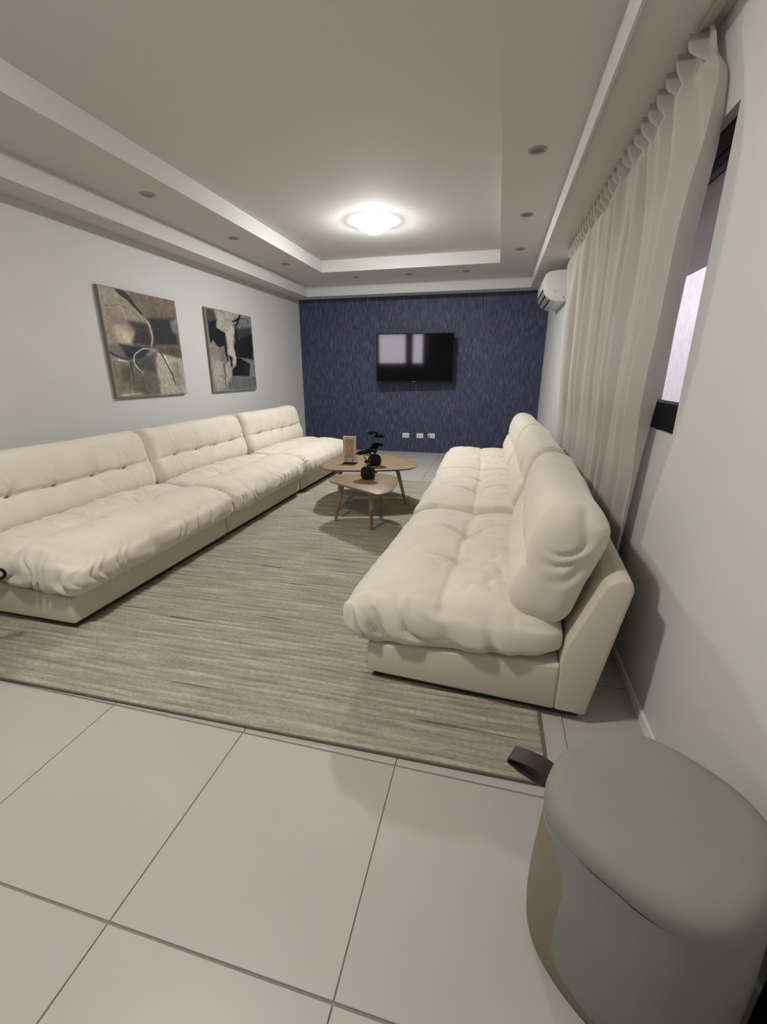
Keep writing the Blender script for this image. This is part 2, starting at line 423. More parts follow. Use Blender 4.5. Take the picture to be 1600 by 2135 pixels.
# ------------------------------------------------------------------ rug
def rug():
    t = empty('rug',(3.536,1.177,0), math.radians(.94)); tag(t, 'greige ribbed wool rug with thin dark streaks between the two sofas', 'rug')
    Lx, Ly = 3.02, 4.0
    ys = []; zs = []; n = 118; pitch = Ly/n
    rs = random.Random(2)
    prof = [(0,0.0),(0,.008)]
    for i in range(n):
        h = .0122 + rs.uniform(-.002,.0)
        y = i*pitch
        prof += [(y+.10*pitch,.006),(y+.38*pitch,h),(y+.66*pitch,h),(y+.95*pitch,.006)]
    prof += [(Ly,.008),(Ly,0)]
    nx = 60; V = []; Fq = []
    for i in range(nx+1):
        x = -Lx + Lx*i/nx
        for (y,z) in prof:
            wob = .0035*math.sin(x*5+y*2)+.002*math.sin(x*13+y*7)
            if y <= 0 or y >= Ly: wob = 0
            V.append((x, min(Ly,max(0,y+wob)), z))
    k = len(prof)
    for i in range(nx):
        for j in range(k-1): Fq.append((i*k+j,(i+1)*k+j,(i+1)*k+j+1,i*k+j+1))
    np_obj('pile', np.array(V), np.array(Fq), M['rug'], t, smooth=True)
    bm = bmesh.new(); box(bm,(-.004,-.004,0),(.006,Ly+.004,.0125)); box(bm,(-Lx-.006,-.006,0),(.006,.001,.011)); box(bm,(-Lx-.006,0,0),(-Lx+.002,Ly,.0125))
    box(bm,(-Lx-.006,Ly-.001,0),(.006,Ly+.006,.011))
    obj('binding', bm, M['rug_edge'], t)
rug()

# ------------------------------------------------------------------ sofas
def ridge(n): return np.minimum(np.abs(n)*2.5,1.2)-.75
def seat_cushion(parent, L, seed, end):
    """end = -1/+1: which v end is free (puffed over the side), 0 none"""
    hx, hy, hz = .445, L/2-.002, .122
    X, N, Fq = rbox(hx, hy, hz, .115, .075, .112, .0095)
    u, v, z = X[:,0], X[:,1], X[:,2]
    t = (u/hx+1)/2; tv = v/hy
    top = ss(N[:,2], .2, .8); low = ss(-z, .0, .09)
    disp = np.zeros(len(u))
    # crown
    disp += top*.030*(1-(tv)**4)*(1-(2*t-1)**4)
    disp += top*.010*vn(u*5, v*5, seed=seed)
    # tufts: local positions (u from front = .31+.11)
    ut = -hx+.425
    tl = [(-.20+.02*vn(np.array([1.]),np.array([seed*1.3]),seed=9)[0]), .20]
    for k, vt in enumerate(tl):
        du, dv = u-ut, v-vt; d = np.sqrt(du*du+dv*dv); th = np.arctan2(dv, du)
        disp -= top*(.030*np.exp(-(d/.026)**2) + .026*np.exp(-(d/.11)**2))
        disp += top*.009*ridge(vn(np.cos(th)*3.2, np.sin(th)*3.2, seed=seed+k))*np.exp(-((d-.07)/.06)**2)
        # groove towards front and rear
        disp -= top*.019*np.exp(-((dv+.02*vn(u*9,v*0,seed=seed+k))/.012)**2)*np.exp(-((du+.08)/.10)**2)
        disp -= top*.014*np.exp(-((dv+.02*vn(u*9,v*0,seed=seed+k+4))/.012)**2)*np.exp(-((du-.09)/.10)**2)
    mid = np.exp(-((u-ut-.008*vn(v*6,v*0,seed=seed))/.014)**2)
    between = ss(v, tl[0]-.02, tl[0]+.03)*(1-ss(v, tl[1]-.03, tl[1]+.02))
    disp -= top*mid*(.010+.014*between)
    disp -= top*.012*np.exp(-((u-ut)/.07)**2)
    # fine folds on the rear half, running front to back
    m1 = ss(u, ut+.01, ut+.08)*(1-ss(u, .22, .34))*np.exp(-(tv*1.1)**4)
    disp += top*m1*.0125*ridge(vn(u*5+1.5*vn(v*4,u*4,seed=seed+3), v*17, seed=seed+5))
    # broad lazy folds from the tufts to the front
    m2 = (1-ss(u, ut-.1, ut))
    disp += top*m2*.006*ridge(vn(u*6, v*11+1.2*vn(u*5,v*5,seed=seed+2), seed=seed+7))
    disp += top*.0042*ridge(vn(u*3+1.2*vn(v*5,u*5,seed=seed+31), v*13+1.5*vn(u*4,v*3,seed=seed+33), seed=seed+35))*(.5+.5*vn(u*4,v*4,seed=seed+37))
    # gathers low on the front and on the ends
    front = ss(-N[:,0], .15, .6); ends = ss(np.abs(N[:,1]), .15, .6)
    gf = ridge(vn(v*17+1.5*vn(v*5,z*8,seed=seed+1), z*5, seed=seed+11)); ge = ridge(vn(u*20+4*z+1.5*vn(u*6,z*8,seed=seed+4), z*4+3*np.sign(v), seed=seed+13))
    mz = np.exp(-((z+.045)/.075)**2)
    # creases run round the rim and die out on the top
    rim = 1-ss(np.abs(z-.03), .07, .12)
    amp = .85+.30*vn(v*3, u*3, seed=seed+21)
    fe = 1.0 if end else .35
    disp += (1-.65*ends)*front*(.017*gf*amp)*(mz*.75+rim*.4) + fe*ends*(1-.4*front)*(.026*ge*amp)*(mz*.85+rim*.35)*(1-ss(u,.16,.36))
    X2 = X + N*disp[:,None]
    # edge of underside drawn in
    X2[:,2] += .0
    uu = X2[:,0]+hx-.11; vv = X2[:,1]; zz = X2[:,2]+.300
    uu -= .012*ss(zz,.24,.36)*(1-t)**2*0
    zz += (.052*ss(uu, .0, .77))*low                       # underside climbs to the rear
    zz -= .022*ss(uu, .45, .77)*top                        # top slopes down under the back cushion
    zz -= .020*(1-ss(uu, -.11, .14))*top                   # drooping front
    if end:
        e = ss(vv*end/hy, .55, 1.0); vv = vv + end*.035*e*(1-.8*ss(uu,.55,.78)); zz = zz - .016*ss(vv*end/hy,.8,1.)*top
    vv = np.clip(vv, -L if end == -1 else -L/2+.001, L if end == 1 else L/2-.001)
    V = np.stack([uu, vv+L/2, zz], 1)
    return np_obj('seat_cushion', V, Fq, M['cream'], parent)

def back_cushion(parent, L, seed, end, nb=4):
    H, T = .485, .235
    X, N, Fq = rbox(T/2, L/2-.003, H/2, .095, .075, .105, .0095)
    b, v, a = X[:,0], X[:,1], X[:,2]        # b<0 is the front
    hy = L/2; tv = v/hy
    fr = ss(-N[:,0], .1, .7); topn = ss(N[:,2], .2, .8)
    disp = np.zeros(len(b))
    disp += fr*.030*(1-tv**4)*(1-(a/(H/2))**4)
    disp += .007*vn(v*4, a*4, b*4, seed=seed)
    a0 = -.030
    gl = a-a0-.006*vn(v*5, v*0, seed=seed)
    gm = 1-.85*ss(np.abs(tv),.80,.97)
    disp -= fr*gm*(.022*np.exp(-(gl/.013)**2) + .018*np.exp(-(gl/.06)**2))
    pos = [(-.5+(k+.5)/nb)*L*.80 for k in range(nb)]
    for k, vt in enumerate(pos):
        dv, da = v-vt, gl; d = np.sqrt(dv*dv+da*da); th = np.arctan2(da, dv)
        disp -= fr*(.020*np.exp(-(d/.020)**2)+.014*np.exp(-(d/.07)**2))
        disp += fr*.008*ridge(vn(np.cos(th)*3.4, np.sin(th)*3.4, seed=seed+k))*np.exp(-((d-.055)/.04)**2)
        # pulled folds above each button
        disp += fr*.008*ridge(vn((v-vt)*26, a*6, seed=seed+k+30))*np.exp(-((v-vt)/.08)**2)*np.exp(-((a-a0-.09)/.07)**2)
    # folds at the lower edge
    disp += fr*.006*ridge(vn(v*18, a*5, seed=seed+2))*np.exp(-((a+H/2-.03)/.05)**2)
    # gathers round the ends, strongest high up
    en = ss(np.abs(N[:,1]), .10, .7)
    g = ridge(vn(b*5+a*3, (a*1.0-b*.8)*14+1.3*vn(b*8,a*8,seed=seed+5), v*2, seed=seed+9))
    disp += (1.0 if end else .45)*en*.017*g*ss(a, -.10, .06)*(1-ss(a,.2,.27)*.5)*ss(b,-.10,.03)
    disp += ss(np.abs(tv),.72,.95)*fr*.0035*ridge(vn(v*8, a*20, seed=seed+15))*ss(a,-.05,.1)
    X2 = X + N*disp[:,None]
    if end:
        e = ss(X2[:,1]*end/hy, .6, 1.0); X2[:,1] -= end*.018*e
    # lean the cushion on the frame: up axis and thickness axis in (u,z)
    A = np.array((.275,.961)); Bx = np.array((.961,-.275)); c0 = np.array((.772,.340)) + A*H/2 - Bx*T/2
    uz = c0 + X2[:,2:3]*A + X2[:,0:1]*Bx
    # sinks onto the seat at its lower front
    X2[:,1] = np.clip(X2[:,1], -L if end == -1 else -L/2+.001, L if end == 1 else L/2-.001)
    V = np.stack([uz[:,0], X2[:,1]+L/2, uz[:,1]], 1)
    o = np_obj('back_cushion', V, Fq, M['cream'], parent)
    for vt in pos:
        i = np.argmin((v-vt)**2+(a-a0)**2+(b+T/2)**2*4)
        bm = lathe([(0,-.004),(.008,-.003),(.011,.0),(.008,.004),(0,.006)],12)
        q = obj('button', bm, M['button'], o, smooth=True)
        q.location = Vector(V[i])+Vector((-.004,0,.002)); q.rotation_euler = (0,-1.22,0)
    return o

def sofa(name_label, loc, rz, L, seed, end, group):
    loc = (loc[0],loc[1],.0132)
    t = empty('sofa_section', loc, rz); tag(t, name_label, 'sofa', group)
    g = .004
    # base box and leaning back frame
    bs = prism([(0.0,.028),(.778,.028),(.778,.232),(.5,.215),(0.0,.175)],1,g,L-g,.014,3)
    obj('base', bs, M['cream_base'], t, auto=40)
    bf = prism([(.776,.028),(.888,.028),(.975,.575),(.962,.612),(.930,.618),(.885,.588),(.79,.330),(.776,.25)],1,g,L-g,.012,3)
    obj('back_frame', bf, M['cream_base'], t, auto=40)
    obj('plinth', B((.025,.03,0),(.865,L-.03,.03)), M['dark_base'], t)
    seat_cushion(t, L, seed, end); back_cushion(t, L, seed+50, end)
    return t
GR, GL = 'cream modular sofa along the curtained wall', 'cream modular sofa along the left wall'
# right: local +x (depth) -> world +x, local +y -> world +y
def place_right(lab, x, y, rot, seed, end, L): sofa(lab, (x,y,0), rot, L, seed, end, GR)
LR = 1.27
place_right('cream tufted sofa section of the right-hand row, nearest the camera beside the pouf', 2.81, 1.535, -math.radians(3.4), 11, -1, LR)
place_right('cream tufted sofa section in the middle of the right-hand row', 2.870, 2.835, -math.radians(0.3), 12, 0, LR)
place_right('cream tufted sofa section of the right-hand row, nearest the navy wall', 2.862, 4.110, math.radians(1.0), 13, 1, LR)
# left: turned half round, local y runs towards the camera
LL = 1.395
def place_left(lab, x, y, rot, seed, end): sofa(lab, (x,y,0), PI+rot, LL, seed, end, GL)
place_left('cream tufted sofa section of the left-hand row, nearest the camera', 1.225, 1.515+LL, math.radians(0), 21, 1)
place_left('cream tufted sofa section in the middle of the left-hand row', 1.225, 1.515+2*LL, math.radians(0), 22, 0)
place_left('cream tufted sofa section of the left-hand row, nearest the navy wall', 1.255, 1.53+3*LL, math.radians(-.8), 23, -1)

# ------------------------------------------------------------------ coffee tables
def blob(pts, n=96):
    """closed Catmull-Rom through control points"""
    out = []; k = len(pts)
    for i in range(k):
        p0,p1,p2,p3 = [Vector(pts[(i+j-1)%k]) for j in range(4)]
        for s in range(n//k):
            t = s/(n//k)
            out.append(.5*((2*p1)+(-p0+p2)*t+(2*p0-5*p1+4*p2-p3)*t*t+(-p0+3*p1-3*p2+p3)*t**3))
    return [(p.x,p.y) for p in out]
def leg_bm(a, b, ra, rb, n=16):
    a, b = Vector(a), Vector(b); return tube([a, a.lerp(b,.5), b], [ra,(ra+rb)/2*1.03,rb], n)
def table(label, outline, z, legs, name='coffee_table', th=.022):
    cx = sum(p[0] for p in outline)/len(outline); cy = sum(p[1] for p in outline)/len(outline)
    t = empty(name,(cx,cy,0)); tag(t, label, 'coffee table', 'pair of nesting coffee tables'); t.location.z = .0125; z -= .0125
    pts = [(x-cx,y-cy) for x,y in blob(outline)]
    bm = bmesh.new(); rings = []
    for s, zz in ((.955,z-th),(.985,z-th*.6),(1.0,z-th*.25),(.996,z-.002),(.985,z)):
        rings.append([bm.verts.new((x*s,y*s,zz)) for x,y in pts])
    for A,C in zip(rings, rings[1:]):
        for i in range(len(A)): bm.faces.new((A[i],A[(i+1)%len(A)],C[(i+1)%len(A)],C[i]))
    bm.faces.new(rings[0]); bm.faces.new(rings[-1])
    obj('tabletop', bm, M['wood'], t, auto=35)
    for (tx,ty),(fx,fy) in legs:
        obj('leg', leg_bm((tx-cx,ty-cy,z-th+.001),(fx-cx,fy-cy,.004),.021,.013), M['wood'], t, auto=50)
    return t
table('larger light oak coffee table with an organic rounded top, nearer the navy wall',
      [(1.655,3.97),(1.70,3.845),(1.86,3.79),(2.20,3.87),(2.50,4.01),(2.575,4.15),(2.54,4.32),(2.36,4.52),(2.05,4.69),(1.80,4.68),(1.63,4.48),(1.60,4.2)], .42,
      [((2.36,4.17),(2.46,4.162)),((1.85,3.93),(1.862,3.80)),((2.02,4.48),(2.08,4.60))])
table('smaller light oak coffee table with a rounded triangular top, nearer the camera',
      [(1.885,3.60),(1.90,3.47),(2.05,3.36),(2.28,3.22),(2.42,3.13),(2.50,3.20),(2.525,3.36),(2.505,3.58),(2.44,3.75),(2.30,3.83),(2.10,3.80),(1.94,3.72)], .40,
      [((2.005,3.56),(1.94,3.508)),((2.35,3.26),(2.324,3.347)),((2.31,3.68),(2.287,3.842))], th=.02)

# black pots with small trees
def pot_plant(label, x, y, z, tiers, seed, knob=None):
    r = random.Random(seed)
    t = empty('potted_plant',(x,y,z)); tag(t, label, 'plant', 'black potted ornaments')
    bm = lathe([(0,0),(.048,0),(.056,.006),(.066,.030),(.069,.055),(.064,.082),(.050,.100),(.036,.106),(.034,.100),(0,.096)],10)
    for v in bm.verts: v.co.x *= 1+r.uniform(-.02,.02); v.co.y *= 1+r.uniform(-.02,.02)
    obj('pot', bm, M['black_ceramic'], t)
    if knob:
        bmk = bmesh.new(); bmesh.ops.create_icosphere(bmk, subdivisions=2, radius=.022); 
        for v in bmk.verts: v.co += Vector(knob)
        obj('knob', bmk, M['black_ceramic'], t, smooth=True)
    for (sx,sy,hz,rad) in tiers:
        pts = [Vector((0,0,.095)), Vector((sx*.35+.006,sy*.3,.095+(hz-.095)*.4)), Vector((sx*.8-.006,sy*.8,.095+(hz-.095)*.75)), Vector((sx,sy,hz))]
        obj('stem', tube(pts,[.0055,.005,.004,.003],7), M['stem'], t, smooth=True)
        bm = bmesh.new()
        for i in range(190):
            a = r.uniform(0,2*PI); q = rad*math.sqrt(r.random()); 
            c = Vector((sx+q*math.cos(a), sy+q*math.sin(a), hz+.012-.35*q*q/rad+r.uniform(-.007,.007)))
            l = r.uniform(.018,.030); wd = l*.5; ang = a+r.uniform(-.6,.6)
            dx = Vector((math.cos(ang),math.sin(ang),r.uniform(-.35,.15))); dy = Vector((-math.sin(ang),math.cos(ang),0))
            pts = [c-dx*l*.6, c+dy*wd, c+dx*l*.7, c-dy*wd]; up_ = Vector((0,0,.002))
            vs = [bm.verts.new(p) for p in pts]; ctr = bm.verts.new(c+up_); ctb = bm.verts.new(c-up_)
            for k in range(4): bm.faces.new((vs[k],vs[(k+1)%4],ctr)); bm.faces.new((vs[(k+1)%4],vs[k],ctb))
        o = obj('foliage', bm, M['leaf'], t); o['kind'] = 'stuff'
    return t
pot_plant('black pot with a dark two-tiered miniature tree on the larger coffee table', 2.155,4.08,.42, [(-.020,0,.318,.050),(.048,.01,.288,.045),(.030,.0,.205,.058),(-.01,.01,.17,.03)], 3, knob=(-.082,0,.035))
pot_plant('black pot with a dark flat-topped miniature tree on the smaller coffee table', 2.225,3.60,.40, [(-.035,0,.232,.066),(.03,.0,.250,.050)], 5)

def plaque():
    t = empty('display_plaque',(1.893,4.10,.42), 0); tag(t,'cream plaque with brown motif on a small black stand on the larger coffee table','ornament')
    bm = B((-.070,-.03,0),(.070,.03,.012),.003,1); obj('stand', bm, M['black'], t)
    for x in (-.035,.035): obj('prong', tube([(x,-.02,.012),(x,-.018,.030),(x,-.019,.055)],.003,6), M['black'], t)
    m = bpy.data.materials.new('cream_board'); m.use_nodes = True; nt = m.node_tree; b = nt.nodes['Principled BSDF']
    m.node_tree.nodes['Principled BSDF'].inputs['Base Color'].default_value = (.50,.43,.34,1); b.inputs['Roughness'].default_value = .7
    obj('board', B((-.068,-.012,.030),(.068,.006,.275),.003,1), m, t)
    m2 = mat('brown_motif',(.36,.255,.17),.7, noise=.25, nscale=30)
    # mirrored carved motif: two wavy upright bands
    for s in (-1,1):
        ptsL = []; ptsR = []
        for i in range(25):
            k = i/24; z = .062+.185*k
            w_ = .030+.007*math.sin(k*PI*3+.6)+.004*math.sin(k*PI*7)
            c = s*(.022+.002*math.sin(k*6))
            ptsL.append((c-w_/1.6,z)); ptsR.append((c+w_/1.6,z))
        poly = ptsL+ptsR[::-1]
        obj('motif', prism(poly,1,-.0155,-.011), m2, t)
plaque()

# ------------------------------------------------------------------ television
def tv():
    cx, cz, w_, h_ = 1.995, 1.508, 1.20, .715
    t = empty('television',(cx,7.045,cz-h_/2), math.radians(3.5)); tag(t,'black flat-screen television mounted on the navy wall','television'); t.rotation_euler = (.014,0,math.radians(3.5))
    obj('housing', B((-w_/2,0,0),(w_/2,.035,h_),.006,2), M['black'], t, auto=40)
    bm = bmesh.new(); e = .010
    for q in (((-w_/2,-.006,0),(w_/2,.0,.018)),((-w_/2,-.006,h_-e),(w_/2,0,h_)),((-w_/2,-.006,.018),(-w_/2+e,0,h_-e)),((w_/2-e,-.006,.018),(w_/2,0,h_-e))): box(bm,*q)
    obj('bezel', bm, mat('matt_black_bezel',(.006,.006,.007),.7,spec=.15), t)
    obj('screen', B((-w_/2+e,-.003,.018),(w_/2-e,.001,h_-e)), M['screen'], t)
    obj('badge', B((-.03,-.009,.005),(.03,-.006,.013)), mat('grey_badge',(.18,.18,.19),.4,metal=.5), t)
    bm = bmesh.new(); box(bm,(-.22,.035,.16),(.22,.075,.5),.004,1)
    obj('rear_housing', bm, M['black'], t)
    bm = bmesh.new(); box(bm,(-.10,.075,.22),(.10,.19,.26)); box(bm,(-.10,.075,.40),(.10,.19,.44)); box(bm,(-.13,.185,.16),(.13,.205,.5))
    obj('wall_bracket', bm, M['frame_black'], t)
tv()

def outlets():
    for i,(x,z,lab) in enumerate([(1.835,.278,'white wall socket plate low on the navy wall, leftmost of three'),(2.078,.278,'white wall socket plate low on the navy wall, middle of three'),(2.273,.283,'white wall socket plate with a white plug in it, rightmost of three')]):
        t = empty('wall_outlet',(x,D,z)); tag(t, lab, 'socket', 'wall sockets on the navy wall')
        obj('plate', B((-.058,-.010,-.040),(.058,0,.040),.004,2), M['outlet'], t)
        for s in (-.024,.024): obj('socket', B((s-.013,-.012,-.016),(s+.013,-.009,.016),.001,1), mat('socket_face',(.5,.5,.52),.4), t)
    t = empty('power_plug',(2.222,D-.012,.305)); tag(t,'white power plug with a thin cable in the rightmost socket','plug')
    bm = B((-.016,-.035,-.018),(.016,0,.018),.004,1)
    for v in bm.verts: v.co = Matrix.Rotation(.6,3,'Y') @ v.co
    obj('plug_body', bm, M['outlet'], t)
    obj('cable', tube([(0,-.03,.0),(-.02,-.04,.025),(-.028,-.03,.05),(-.02,-.012,.03),(.01,-.01,-.03),(.04,-.01,-.075),(.075,-.01,-.06)],.004,6), M['black'], t)
outlets()

# ------------------------------------------------------------------ air conditioner
def ac():
    y0, y1 = 5.40, 6.22; x = W
    t = empty('air_conditioner',(x,y0,2.02)); tag(t,'white split air conditioner high on the right wall beside the curtain','air conditioner')
    H_ = .305
    prof = [(0,0),(0,H_),(-.10,H_),(-.20,H_-.012),(-.235,H_-.04),(-.245,H_-.10),(-.240,.12),(-.215,.065),(-.17,.025),(-.11,.004)]
    obj('housing', prism(prof,1,0,y1-y0,.006,2), M['ac'], t, auto=35)
    # outlet louvres on the curved underside
    def strip(p, q, off, m, nm):
        (x0,z0),(x1,z1) = p,q; dx,dz = x1-x0,z1-z0; l = math.hypot(dx,dz); nx_,nz_ = dz/l,-dx/l
        if nx_ > 0: nx_,nz_ = -nx_,-nz_
        pts = [(x0,z0),(x1,z1),(x1+nx_*off,z1+nz_*off),(x0+nx_*off,z0+nz_*off)]
        obj(nm, prism(pts,1,.045,y1-y0-.045), m, t)
    strip((-.238,.112),(-.217,.070),.004,M['vent'],'flap')
    strip((-.213,.062),(-.172,.027),.004,M['vent'],'flap')
    strip((-.2415,.130),(-.2380,.110),.0045,M['black'],'slot')
    strip((-.219,.073),(-.2095,.058),.0048,M['black'],'slot')
    strip((-.171,.026),(-.158,.020),.004,M['black'],'slot')
    obj('sensor', lathe([(0,0),(.006,0),(.006,.003),(0,.003)],12), M['vent'], t, loc=(-.12,-.002,.10)).rotation_euler = (PI/2,0,0)
    obj('side_cap', prism([(-.02,.02),(-.02,.045),(-.045,.045)],1,-.002,.0), M['vent'], t)
ac()

# ------------------------------------------------------------------ curtain
def curtain():
    t = empty('curtain',(3.86,1.9,0)); tag(t,'sheer cream pinch-pleated curtain covering most of the right-hand window','curtain')
    t.location = (0,0,0)
    ns, nz = 900, 90
    s = np.linspace(0,1,ns); ztop, zbot = 2.405, .03
    kz = np.linspace(0,1,nz)**1.25
    zz = ztop-(ztop-zbot)*kz
    S, Z = np.meshgrid(s, zz, indexing='ij')
    near = np.interp(Z, [0,.5,1.0,1.4,2.0,2.2,2.41], [2.08,2.04,1.97,1.90,1.87,1.93,2.08])
    far = np.interp(Z, [0,1.1,2.2,2.41], [4.62,4.62,4.88,4.92])
    Y = near + (far-near)*S
    npl = 27
    ph = S*npl*2*PI
    hd = ss(Z, 2.27, 2.34)                                      # pinch-pleated heading
    pinch = np.exp(-((((S*npl)%1)-.5)/.10)**2)*1.0
    low = 1-ss(Z, 1.7, 2.28)
    drift = 2.2*vn(S*7, Z*.5, seed=3)*low
    wave = np.sin(ph*.5+drift*1.3)*.012 + np.sin(ph*.37+1.0+drift)*.010 + np.sin(ph*1.0+drift)*.008
    head = -.052*pinch + .012
    neck = np.exp(-((Z-2.285)/.03)**2)
    ampz = .75+1.1*ss(Z,.75,1.3)
    x = 3.880 - .012*ss(Z,.75,1.3) + (1-hd)*(wave*ampz*(1-.35*neck)) + hd*head
    x += hd*.006*np.sin(ph*3+Z*30)
    x = np.clip(x, 3.80, 3.914)
    Y = Y + (1-hd)*.006*np.cos(ph*.5)*low
    Z2_ = Z + hd*.010*(pinch-.4)*ss(Z,2.38,2.405)
    V = np.stack([x.ravel(), Y.ravel(), Z2_.ravel()],1)
    i, j = np.meshgrid(np.arange(ns-1), np.arange(nz-1), indexing='ij'); a = (i*nz+j).ravel()
    Fq = np.stack([a,a+nz,a+nz+1,a+1],1)
    np_obj('sheer_panel', V, Fq, M['curtain'], t)
    obj('rail', B((3.855,1.95,2.408),(3.885,5.0,2.428),.002,1), M['rail'], t)
    bm = bmesh.new(); 
    for k in range(npl):
        y = 2.08+(4.92-2.08)*(k+.5)/npl; box(bm,(3.866,y-.002,2.385),(3.874,y+.002,2.410))
    o = obj('hook', bm, M['rail'], t); o['kind'] = 'stuff'
curtain()

# ------------------------------------------------------------------ paintings
def hom(src):   # homography unit square -> quad TL,TR,BR,BL in painting-study pixels; (u right, v down)
    A = []; b = []
    for (u,v),(x,y) in zip(((0,0),(1,0),(1,1),(0,1)), src):
        A.append([u,v,1,0,0,0,-u*x,-v*x]); b.append(x); A.append([0,0,0,u,v,1,-u*y,-v*y]); b.append(y)
    h = np.linalg.solve(np.array(A,float), np.array(b,float))
    def f(u,v):
        w_ = h[6]*u+h[7]*v+1; return (h[0]*u+h[1]*v+h[2])/w_, (h[3]*u+h[4]*v+h[5])/w_
    return f
def inpoly(X, Y, poly, soft):
    """soft inside mask of a polygon"""
    ins = np.zeros(X.shape, bool); dmin = np.full(X.shape, 1e9); n = len(poly)
    for i in range(n):
        x0,y0 = poly[i]; x1,y1 = poly[(i+1)%n]
        c = ((y0 > Y) != (y1 > Y)) & (X < (x1-x0)*(Y-y0)/((y1-y0) if y1 != y0 else 1e-9)+x0); ins ^= c
        dx,dy = x1-x0,y1-y0; t = np.clip(((X-x0)*dx+(Y-y0)*dy)/(dx*dx+dy*dy+1e-9),0,1)
        dmin = np.minimum(dmin, np.hypot(X-x0-t*dx, Y-y0-t*dy))
    sd = np.where(ins, dmin, -dmin); return ss(sd, -soft, soft)
def stroke(X, Y, pts, wid):
    d = np.full(X.shape, 1e9)
    P = [Vector((*p,0)) for p in pts]; Q = []
    for i in range(len(P)-1):
        p0,p1,p2,p3 = P[max(i-1,0)],P[i],P[i+1],P[min(i+2,len(P)-1)]
        for s_ in range(10):
            t = s_/10; Q.append((.5*((2*p1)+(-p0+p2)*t+(2*p0-5*p1+4*p2-p3)*t*t+(-p0+3*p1-3*p2+p3)*t**3), (i+t)/(len(P)-1)))
    Q.append((P[-1],1))
    for (a,ta),(b,tb) in zip(Q,Q[1:]):
        wa = np.interp(ta, np.linspace(0,1,len(wid)), wid)
        dx,dy = b.x-a.x,b.y-a.y; t = np.clip(((X-a.x)*dx+(Y-a.y)*dy)/(dx*dx+dy*dy+1e-9),0,1)
        d = np.minimum(d, np.hypot(X-a.x-t*dx, Y-a.y-t*dy)-wa)
    return 1-ss(d, -3, 5)
def painting(label, y0, y1, z0, z1, quad, base, layers, seed, name='painting'):
    t = empty(name,(0,(y0+y1)/2,z0)); tag(t, label, 'painting', 'abstract canvases on the left wall')
    w_, h_ = y1-y0, z1-z0; th = .034
    obj('stretcher', B((.001,-w_/2,0),(th-.001,w_/2,h_),.004,2), M['canvas_edge'], t)
    n = 210; U, Vv = np.meshgrid(np.linspace(0,1,n), np.linspace(0,1,n), indexing='ij')
    X, Y = hom(quad)(U, Vv)
    X = X + 22*vn(U*9,Vv*9,seed=seed+11)+9*vn(U*14,Vv*14,seed=seed)+4*vn(U*40,Vv*40,seed=seed+1); Y = Y + 9*vn(U*14,Vv*14,seed=seed+2)+4*vn(U*40,Vv*40,seed=seed+3)
    C = np.zeros(X.shape+(3,)); C[:] = lin(base)
    for kind, data, col, soft in layers:
        mk = inpoly(X,Y,data,soft*1.5) if kind == 'p' else stroke(X,Y,data,soft)
        C = C*(1-mk[...,None]) + np.array(lin(col))*mk[...,None]
    C = C*(1+.16*vn(U*30,Vv*30,seed=seed+5)+.14*vn(U*70,Vv*55,seed=seed+6)+.08*vn(U*8,Vv*8,seed=seed+7))[...,None]
    gl_ = C.mean(axis=2, keepdims=True); C = C*.62+gl_*.38
    C = np.clip(C,0,1)**1.25*1.95*(1+.12*vn(U*60,Vv*14,seed=seed+9))[...,None]
    V = np.stack([np.full(U.size,th)+.0008*vn(U*60,Vv*60,seed=seed).ravel(), (-w_/2+.004+(w_-.008)*U).ravel(), (h_-.004-(h_-.008)*Vv).ravel()],1)
    i, j = np.meshgrid(np.arange(n-1), np.arange(n-1), indexing='ij'); a = (i*n+j).ravel(); Fq = np.stack([a,a+n,a+n+1,a+1],1)
    m = bpy.data.materials.new('oil_paint'); m.use_nodes = True; nt = m.node_tree; b = nt.nodes['Principled BSDF']
    at = nt.nodes.new('ShaderNodeAttribute'); at.attribute_name = 'paint'; nt.links.new(at.outputs['Color'], b.inputs['Base Color'])
    b.inputs['Roughness'].default_value = .6
    o = np_obj('painted_canvas', V, Fq, m, t)
    ca = o.data.color_attributes.new('paint','FLOAT_COLOR','POINT')
    ca.data.foreach_set('color', np.concatenate([np.clip(C,0,1).reshape(-1,3), np.ones((C.shape[0]*C.shape[1],1))],1).ravel())
